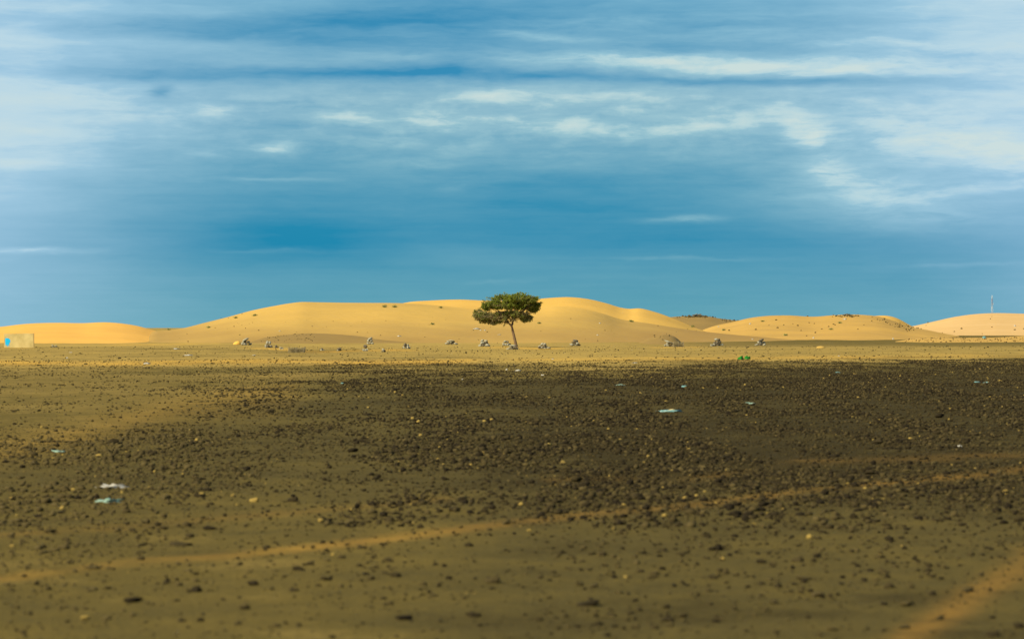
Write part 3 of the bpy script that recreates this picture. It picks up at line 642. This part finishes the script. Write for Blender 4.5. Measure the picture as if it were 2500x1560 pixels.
for i, (key, px, py, wd, ht, mt, lab) in enumerate([
 ('main',1161,803,16,4,M_WHITE,'white bag on the dune slope left of the tree trunk, largest there'),('main',1174,807,5,3,M_WHITE,'small white scrap right of the largest white bag on the slope'),
 ('main',1184,807,5,3,M_WHITE,'second small white scrap on the slope, nearer the tree trunk'),('main',1221,818,9,2,M_WHITE,'pale strip of litter on the slope just left of the trunk'),
 ('main',975,821,9,3,M_WHITE,'white scrap on the slope above the low dark grey cairn'),('main',684,808,4,3,M_WHITE,'white speck on the slope above the wire cage'),
 ('main',1466,790,5,3,M_WHITE,'white speck on the golden slope right of the tree'),('main',1459,819,5,3,M_WHITE,'white speck low on the slope right of the pointed cairn'),
 ('middle',1830,792,6,4,M_WHITE,'white bag on the left slope of the rounded dune'),('middle',1755,798,5,3,M_WHITE,'white speck at the left foot of the rounded dune'),
 ('main',1836,829,5,3,M_WHITE,'white speck at the dune foot above the rightmost cairn'),('middle',1985,826,5,4,M_WHITE,'white speck at the foot of the rounded dune'),
 ('middle',2182,828,5,5,M_WHITE,'white scrap at the right foot of the rounded dune'),('middle',2063,780,9,4,M_WHITE,'whitish patch of litter under the crest rocks of the rounded dune'),
 ('far_pale',2478,797,5,4,M_WHITE,'white speck on the pale dune below the mast'),('berm',2404,826,10,8,M_CYAN,'turquoise bundle on top of the sand bank near the right edge')]):
    crumple(px, py, wd, ht, mt, lab, 'scrap' if wd < 9 else 'bag', loc=on_dune(key, px, py), name='plastic_scrap' if wd < 9 else 'plastic_bag', seed=600 + i, group='litter on the dune slopes')

# ------------------------------------------------------------------ tubes
def tube(pts, rads, seg=8):
    V = []; Fc = []; n = len(pts); pts = [Vector(p) for p in pts]
    for i, p in enumerate(pts):
        d = (pts[min(i + 1, n - 1)] - pts[max(i - 1, 0)]).normalized(); a = d.orthogonal().normalized()
        if i: a = (pa - d * pa.dot(d)).normalized()
        pa = a; b = d.cross(a)
        for k in range(seg):
            t = 2 * math.pi * k / seg; V.append(tuple(p + (a * math.cos(t) + b * math.sin(t)) * rads[i]))
    for i in range(n - 1):
        for k in range(seg): q = (k + 1) % seg; Fc.append([i * seg + k, i * seg + q, (i + 1) * seg + q, (i + 1) * seg + k])
    Fc.append(list(range(seg))[::-1]); Fc.append([(n - 1) * seg + k for k in range(seg)])
    return V, Fc
def join(parts):
    V = []; Fc = []
    for v_, f_ in parts: o = len(V); V += list(v_); Fc += [[i + o for i in f] for f in f_]
    return V, Fc
def box(x0, y0, z0, x1, y1, z1):
    V = [(x0, y0, z0), (x1, y0, z0), (x1, y1, z0), (x0, y1, z0), (x0, y0, z1), (x1, y0, z1), (x1, y1, z1), (x0, y1, z1)]
    return V, [[0, 3, 2, 1], [4, 5, 6, 7], [0, 1, 5, 4], [1, 2, 6, 5], [2, 3, 7, 6], [3, 0, 4, 7]]

# ------------------------------------------------------------------ acacia
def acacia():
    base = P(1261, 847); mp = base.y / F                       # metres per photo pixel at the tree
    z9 = mp / 9.448                                            # metres per tracing unit (enlarged photo)
    def q(x, z, y=0.0): return Vector(((x - 1238) * z9, y, (1372 - z) * z9))
    root = empty('acacia_tree', base)
    tag(root, 'lone flat topped acacia tree with a leaning trunk standing before the dunes', 'tree')
    def wob(pts, k, r): return [p + Vector((r.uniform(-k, k), r.uniform(-k, k), r.uniform(-k, k))) if 0 < i < len(pts) - 1 else p for i, p in enumerate(pts)]
    r = random.Random(4)
    def curve(p, n=7):
        """resample a polyline of control points with a smooth curve"""
        P_ = [Vector(a) for a in p]; o = []
        ext = [P_[0] * 2 - P_[1]] + P_ + [P_[-1] * 2 - P_[-2]]
        for i in range(1, len(ext) - 2):
            for j in range(n):
                t = j / n; a, b, c, d = ext[i - 1:i + 3]
                o.append(0.5 * ((2 * b) + (c - a) * t + (2 * a - 5 * b + 4 * c - d) * t * t + (3 * b - a - 3 * c + d) * t ** 3))
        return o + [P_[-1]]
    tp = curve([q(1242, 1385), q(1222, 1310), q(1190, 1170), q(1160, 1040), q(1138, 950), q(1122, 880)], 5)
    n = len(tp); rad = [(39 - 14 * (i / (n - 1)) ** 0.8) * z9 * (1 + .05 * math.sin(i * 2.1)) for i in range(n)]; rad[0] *= 1.25
    v_, f_ = tube(tp, rad, 12); mesh_np('trunk', v_, f_, M_BARK, root, True)
    fork = q(1124, 890)
    limbs = [  # control points (x, z, depth m), start radius
      ([(1124, 890, 0), (1060, 820, -.1), (1010, 745, -.2), (900, 640, -.5), (720, 520, -.7), (560, 430, -.6)], 22),
      ([(1128, 885, 0), (1150, 800, .1), (1150, 700, .15), (1100, 560, .2), (1080, 420, .1), (1050, 300, 0)], 26),
      ([(1150, 790, .1), (1210, 700, -.2), (1320, 580, -.4), (1500, 470, -.6), (1640, 410, -.5)], 18),
      ([(1150, 730, .1), (1230, 600, .5), (1330, 430, .9), (1420, 290, 1.1)], 16),
      ([(1060, 820, -.1), (960, 760, .2), (820, 720, .5), (620, 700, .8), (430, 650, .9)], 14),
      ([(1010, 745, -.2), (880, 700, -.7), (680, 690, -1.2), (420, 640, -1.4)], 12),
      ([(1150, 700, .15), (1050, 560, .8), (900, 430, 1.5), (760, 330, 1.8)], 14),
      ([(1150, 790, .1), (1260, 740, .1), (1380, 730, 0), (1500, 770, -.1)], 11),
      ([(1100, 560, .2), (1180, 430, -.8), (1280, 300, -1.4), (1400, 240, -1.5)], 13),
      ([(1230, 690, -.2), (1380, 640, .3), (1520, 690, .6)], 9),
      ([(1060, 820, -.1), (960, 790, -.3), (840, 780, -.6), (680, 780, -.7)], 9),
    ]
    ends = []
    for pts, r0 in limbs:
        c = curve([q(a, b, d) for a, b, d in pts], 5); c = wob(c, 0.035, r); n = len(c)
        v_, f_ = tube(c, [max(r0 * (1 - .8 * i / (n - 1)), 3) * z9 for i in range(n)], 7)
        mesh_np('branch', v_, f_, M_BARK, root, True); ends += c[n // 3:]
    # crown pads: centre x, z, half width, half height, share, browned share, depth centre
    pads = [(900, 300, 300, 95, 1.5, .05, .3), (1220, 270, 360, 115, 2.4, .03, 0), (1530, 310, 190, 95, 1.2, .04, -.2), (690, 400, 225, 105, 1.3, .06, -.3), (1610, 415, 150, 95, .8, .10, .2),
            (980, 435, 420, 80, 1.9, .10, 0), (1360, 430, 340, 85, 1.6, .10, .3), (1520, 490, 130, 70, .45, .14, .3), (560, 470, 110, 70, .5, .08, 0),
            (370, 590, 120, 85, .55, .15, .4), (440, 680, 170, 95, .9, .25, -.5), (600, 690, 210, 110, 1.1, .35, .2), (700, 790, 200, 62, .7, .55, 0), (850, 720, 190, 100, .9, .5, -.4), (930, 800, 110, 45, .25, .7, 0),
            (1000, 590, 260, 55, .55, .35, .2), (700, 600, 220, 45, .4, .25, 0), (1690, 400, 95, 34, .3, .05, .2), (560, 790, 170, 50, .45, .5, .3), (1640, 530, 90, 60, .35, .12, .3), (1050, 650, 210, 90, .9, .5, .3), (1290, 620, 230, 80, .9, .35, -.3), (1460, 690, 120, 60, .45, .3, .2), (1300, 710, 140, 60, .4, .45, 0), (1440, 765, 80, 32, .16, .4, 0), (1180, 740, 90, 60, .25, .7, 0)]
    V = []; T = []; Fq = []
    tw = []
    rs = np.random.RandomState(5)
    cen = q(1130, 620)
    for (cx, cz, a, b, share, brown, dy) in pads:
        nb = int(60 * share)                                   # feathery sprays in the pad
        for _ in range(nb):
            while True:
                s = rs.uniform(-1, 1, 3)
                if s @ s < 1: break
            s = s / max(np.linalg.norm(s), .3) ** .35
            p = q(cx + s[0] * a, cz - s[2] * b * (.85 if cz > 540 else .95), dy + s[1] * min(a * z9 * 1.0, 1.7))
            dirv = (p - cen); dirv.z = dirv.z * .5 + rs.uniform(-.25, .35); dirv.normalize()
            dirv = (dirv + Vector(rs.normal(size=3)) * .35).normalized()
            ln = rs.uniform(.25, .60) * (1.7 if rs.rand() < .22 else 1)
            tw.append(tube([p - dirv * ln * .5, p + dirv * ln * .15, p + dirv * ln * .6], [.012, .008, .004], 3))
            isb = rs.rand() < brown
            gap = mnoise.noise(p * 1.6 + Vector((3, 1, 7)))
            if gap < -.30: continue
            nl = int((26 if isb else 62) * (1 + gap * .8))
            for _k in range(nl):
                t = rs.uniform(-.5, .65); c = p + dirv * ln * t + Vector(rs.normal(size=3)) * (.085 - .05 * max(t, 0))
                ax = (dirv * .7 + Vector(rs.normal(size=3)) * .6).normalized(); sd_ = ax.cross(Vector(rs.normal(size=3))).normalized()
                L1 = rs.uniform(.045, .095); W1 = L1 * .42; i0 = len(V)
                c.z += L1 * .3; V += [tuple(c - ax * L1), tuple(c + sd_ * W1), tuple(c + ax * L1), tuple(c - sd_ * W1)]; Fq.append((i0, i0 + 1, i0 + 2, i0 + 3))
                tv = (0.9 if isb else np.clip(.30 + gap * .5 + rs.normal() * .12 + (.25 if cz > 550 else 0), 0, .75)); T += [tv] * 4
    m, t, bs = new_mat('acacia_leaf', 0.8, 0.2)
    k = t.attr('tint')
    col = t.ramp(k, [(0, (.27, .30, .028, 1)), (.35, (.17, .205, .022, 1)), (.65, (.18, .17, .045, 1)), (1, (.26, .19, .085, 1))])
    t.l.new(col, bs.inputs['Base Color'])
    tr = t.n.new('ShaderNodeBsdfTranslucent'); t.l.new(col, tr.inputs[0]); mx = t.n.new('ShaderNodeMixShader'); mx.inputs[0].default_value = .38
    t.l.new(bs.outputs[0], mx.inputs[1]); t.l.new(tr.outputs[0], mx.inputs[2]); t.l.new(mx.outputs[0], t.n['Material Output'].inputs[0])
    mesh_np('crown', np.array(V), np.array(Fq), m, root, False, {'tint': T})
    v_, f_ = join(tw); mesh_np('twigs', v_, f_, M_TWIG, root, False)
acacia()

# ------------------------------------------------------------------ cages of brushwood
def cage(px, py, wpx, hpx, label, posts=True, seed=0):
    p = P(px, py); m = p.y / F; wd, ht, dp = wpx * m, hpx * m, wpx * m * .5; r = random.Random(seed)
    e = empty('wire_cage', p); tag(e, label, 'cage', 'low cages among the cairns')
    fr = []
    for x in (-wd / 2, 0, wd / 2):
        for y in (-dp / 2, dp / 2):
            hh = ht * r.uniform(.85, 1.15); v_, f_ = tube([(x, y, -.1), (x + r.uniform(-.04, .04), y, hh)], [.035, .03], 6); mesh_np('post', v_, f_, M_TWIG, e)
    for y in (-dp / 2, dp / 2):
        for k in range(5): z = ht * (.08 + .2 * k); fr.append(tube([(-wd / 2, y, z), (0, y + .02, z - .02), (wd / 2, y, z)], [.012] * 3, 4))
        for k in range(14): x = -wd / 2 + wd * (k + .5) / 14; fr.append(tube([(x, y, 0), (x, y, ht * .9)], [.010] * 2, 4))
    v_, f_ = join(fr); mesh_np('wire_mesh', v_, f_, M_TWIG, e)
    br = []
    for k in range(260):
        c = Vector((r.uniform(-.46, .46) * wd, r.uniform(-.4, .4) * dp, r.uniform(.05, .8) * ht)); d = Vector((r.gauss(0, 1), r.gauss(0, 1), r.gauss(0, .6))).normalized() * r.uniform(.1, .3)
        br.append(tube([c - d, c + d * .2 + Vector((0, 0, .03)), c + d], [.014, .012, .006], 3))
    v_, f_ = join(br); mesh_np('brushwood', v_, f_, M_BRUSH, e)
M_BRUSH = flat_mat('dry_brush', (.36, .28, .10, 1), (.22, .18, .07, 1), 0.95, 4)
cage(724, 859, 38, 13, 'olive wire cage of brushwood in the sand streak between two cairns', seed=1)
cage(1656, 848, 24, 12, 'straw coloured brush cage joined to a grey cairn at the small mound', seed=2)

# ------------------------------------------------------------------ hut at the left edge
M_SHADE = flat_mat('shaded_plaster', (.30, .22, .075, 1), (.38, .28, .10, 1), 0.95, 2)
def hut():
    p = P(46, 851); m = p.y / F
    x0, x1, h = (10 - 46) * m, (81 - 46) * m, 35 * m
    e = empty('hut', p, 0); tag(e, 'low sand coloured hut wall with a bright blue patch at the left edge', 'hut')
    r = random.Random(3)
    # walls with slightly uneven top
    nx = 24; V = []; Fc = []
    d = .35; skew = -.03
    for i in range(nx + 1):
        f = i / nx; x = x0 + (x1 - x0) * f; t = h * (.955 + .03 * f) + r.uniform(-.02, .02)
        V += [(x, 0, -.2), (x, 0, t), (x + skew, d, t + .0), (x + skew, d, -.2)]
    for i in range(nx):
        a = i * 4; b = a + 4
        for k in range(3): Fc.append([a + k, b + k, b + k + 1, a + k + 1][::-1])
    Fc.append([0, 1, 2, 3]); Fc.append([nx * 4 + 3, nx * 4 + 2, nx * 4 + 1, nx * 4])
    mesh_np('wall', V, Fc, M_PLASTER, e)
    # added dark strip, colours in the wall's shaded side, 3 cm proud
    v_, f_ = box(x1 - .02, -.03, -.2, x1 + .09, .12, h * .99); mesh_np('shade_strip', v_, f_, M_SHADE, e)
    # blue patch: rounded blot with drips, a skin 1 cm proud of the wall
    out_ = [(12.6,828.8),(16,828),(20,828.3),(23,830),(25,833),(25.3,836.5),(24,839),(22.4,841.5),(22.8,846.5),(21.4,847.6),(20.4,843.5),(19.5,843.6),(19.3,848.4),(17.6,848.2),(17,844),(15.6,844),(15,847),(13.6,846),(13.2,841),(12.6,836)]
    pts = [((a - 46) * m, (851 - b) * m) for a, b in out_]; n = len(pts)
    V = [(a, -.012, b) for a, b in pts] + [(a, .01, b) for a, b in pts]
    Fc = [list(range(n)), list(range(2 * n - 1, n - 1, -1))] + [[k, n + k, n + (k + 1) % n, (k + 1) % n] for k in range(n)]
    mesh_np('blue_patch', V, Fc, M_BLUE, e)
hut()

# ------------------------------------------------------------------ radio mast far behind the pale dune
def mast():
    D = 2600.0; m = D / F; x = (2422 - 1250) * m; top = H + (800 - 721) * m; e = empty('radio_mast', (x, D, 0))
    tag(e, 'red and white lattice radio mast behind the pale dune', 'mast')
    n = 10; secs = [(i / n * top, (i + 1) / n * top) for i in range(n)]
    def hw(z): return 1.15 - .75 * z / top
    for i, (a, b) in enumerate(secs):
        parts = []
        for sx in (-1, 1):
            for sy in (-1, 1): parts.append(tube([(sx * hw(a), sy * hw(a), a), (sx * hw(b), sy * hw(b), b)], [.075, .07], 4))
        for (c0, c1) in (((-1, -1), (1, -1)), ((1, -1), (1, 1)), ((1, 1), (-1, 1)), ((-1, 1), (-1, -1))):
            parts.append(tube([(c0[0] * hw(a), c0[1] * hw(a), a), (c1[0] * hw(b), c1[1] * hw(b), b)], [.05, .05], 4))
            parts.append(tube([(c1[0] * hw(a), c1[1] * hw(a), a), (c0[0] * hw(b), c0[1] * hw(b), b)], [.05, .05], 4))
            parts.append(tube([(c0[0] * hw(a), c0[1] * hw(a), a + .1), (c1[0] * hw(a), c1[1] * hw(a), a + .1)], [.05, .05], 4))
        v_, f_ = join(parts); mesh_np('lattice_section', v_, f_, M_MASTR if i in (0, 1, 2, 3, 4, 7, 8) else M_MASTW, e)
    for (dx, dz, hh) in ((-.8, 736, 4.6), (.1, 744, 4.0), (1.0, 739, 1.8), (0, 725, 1.4), (-.4, 750, 3.0)):
        z = H + (800 - dz - 3) * m; v_, f_ = box(dx - .12, -1.0, z - hh / 2, dx + .12, -.85, z + hh / 2); mesh_np('antenna_panel', v_, f_, M_MASTW, e)
mast()

# ------------------------------------------------------------------ small shrubs
def shrub(loc, wd, ht, label, seed, group):
    e = empty('shrub', loc); tag(e, label, 'shrub', group); r = np.random.RandomState(seed); V = []; Fc = []
    for k in range(120):
        s = r.normal(size=3) * .33; c = Vector((s[0] * wd, s[1] * wd, ht * (.45 + s[2] * .7))); c.z = max(c.z, .03)
        a = Vector(r.normal(size=3)).normalized() * .10; b = a.orthogonal().normalized() * .05; i = len(V)
        V += [tuple(c - a), tuple(c + b), tuple(c + a), tuple(c - b)]; Fc.append([i, i + 1, i + 2, i + 3])
    mesh_np('foliage', V, Fc, M_SHRUB, e)
    st = [tube([(0, 0, -.1), (r.normal() * .1, r.normal() * .1, ht * .4), (r.normal() * wd * .25, r.normal() * wd * .25, ht * .8)], [.02, .015, .008], 4) for _ in range(6)]
    v_, f_ = join(st); mesh_np('stems', v_, f_, M_TWIG, e)
for i, (key, px, py, w_, h_, lab) in enumerate([
 ('main',937,751,.9,.55,'green shrub near the crest of the long dune, left one of two'),('main',964,751,.75,.5,'green shrub near the crest of the long dune, right one of two'),
 ('main',508,801,.6,.35,'dark tuft low on the left shoulder of the long dune'),('main',412,806,.6,.4,'small tuft where the orange dune meets the long dune'),('main',279,829,.6,.35,'small tuft at the foot of the orange dune'),
 ('main',622,772,.7,.4,'dry tuft on the upper left slope of the long dune'),('main',575,777,.6,.35,'dry tuft at the left skyline of the long dune'),('main',1075,752,.6,.35,'dark tuft high on the slope left of the tree'),
 ('main',1056,793,.6,.35,'dark tuft halfway up the slope left of the tree'),('main',1318,791,.5,.3,'dark tuft on the slope right of the tree'),('main',1541,786,.8,.45,'olive tuft on the golden slope at right'),
 ('gold',1690,799,1.1,.6,'yellow green tuft at the right tail of the golden dune'),('middle',1862,786,.9,.5,'dark tuft near the left crest of the rounded dune'),('middle',1767,807,.8,.45,'dark tuft at the left foot of the rounded dune'),
 ('middle',1918,819,.8,.45,'dark tuft low on the face of the rounded dune'),('middle',2028,806,.8,.4,'dark tuft in the middle of the rounded dune'),('middle',2050,790,.8,.5,'brown tuft under the crest rocks of the rounded dune')]):
    shrub(on_dune(key, px, py), w_ * .75, h_ * .8, lab, 700 + i, 'shrubs and tufts on the dunes')
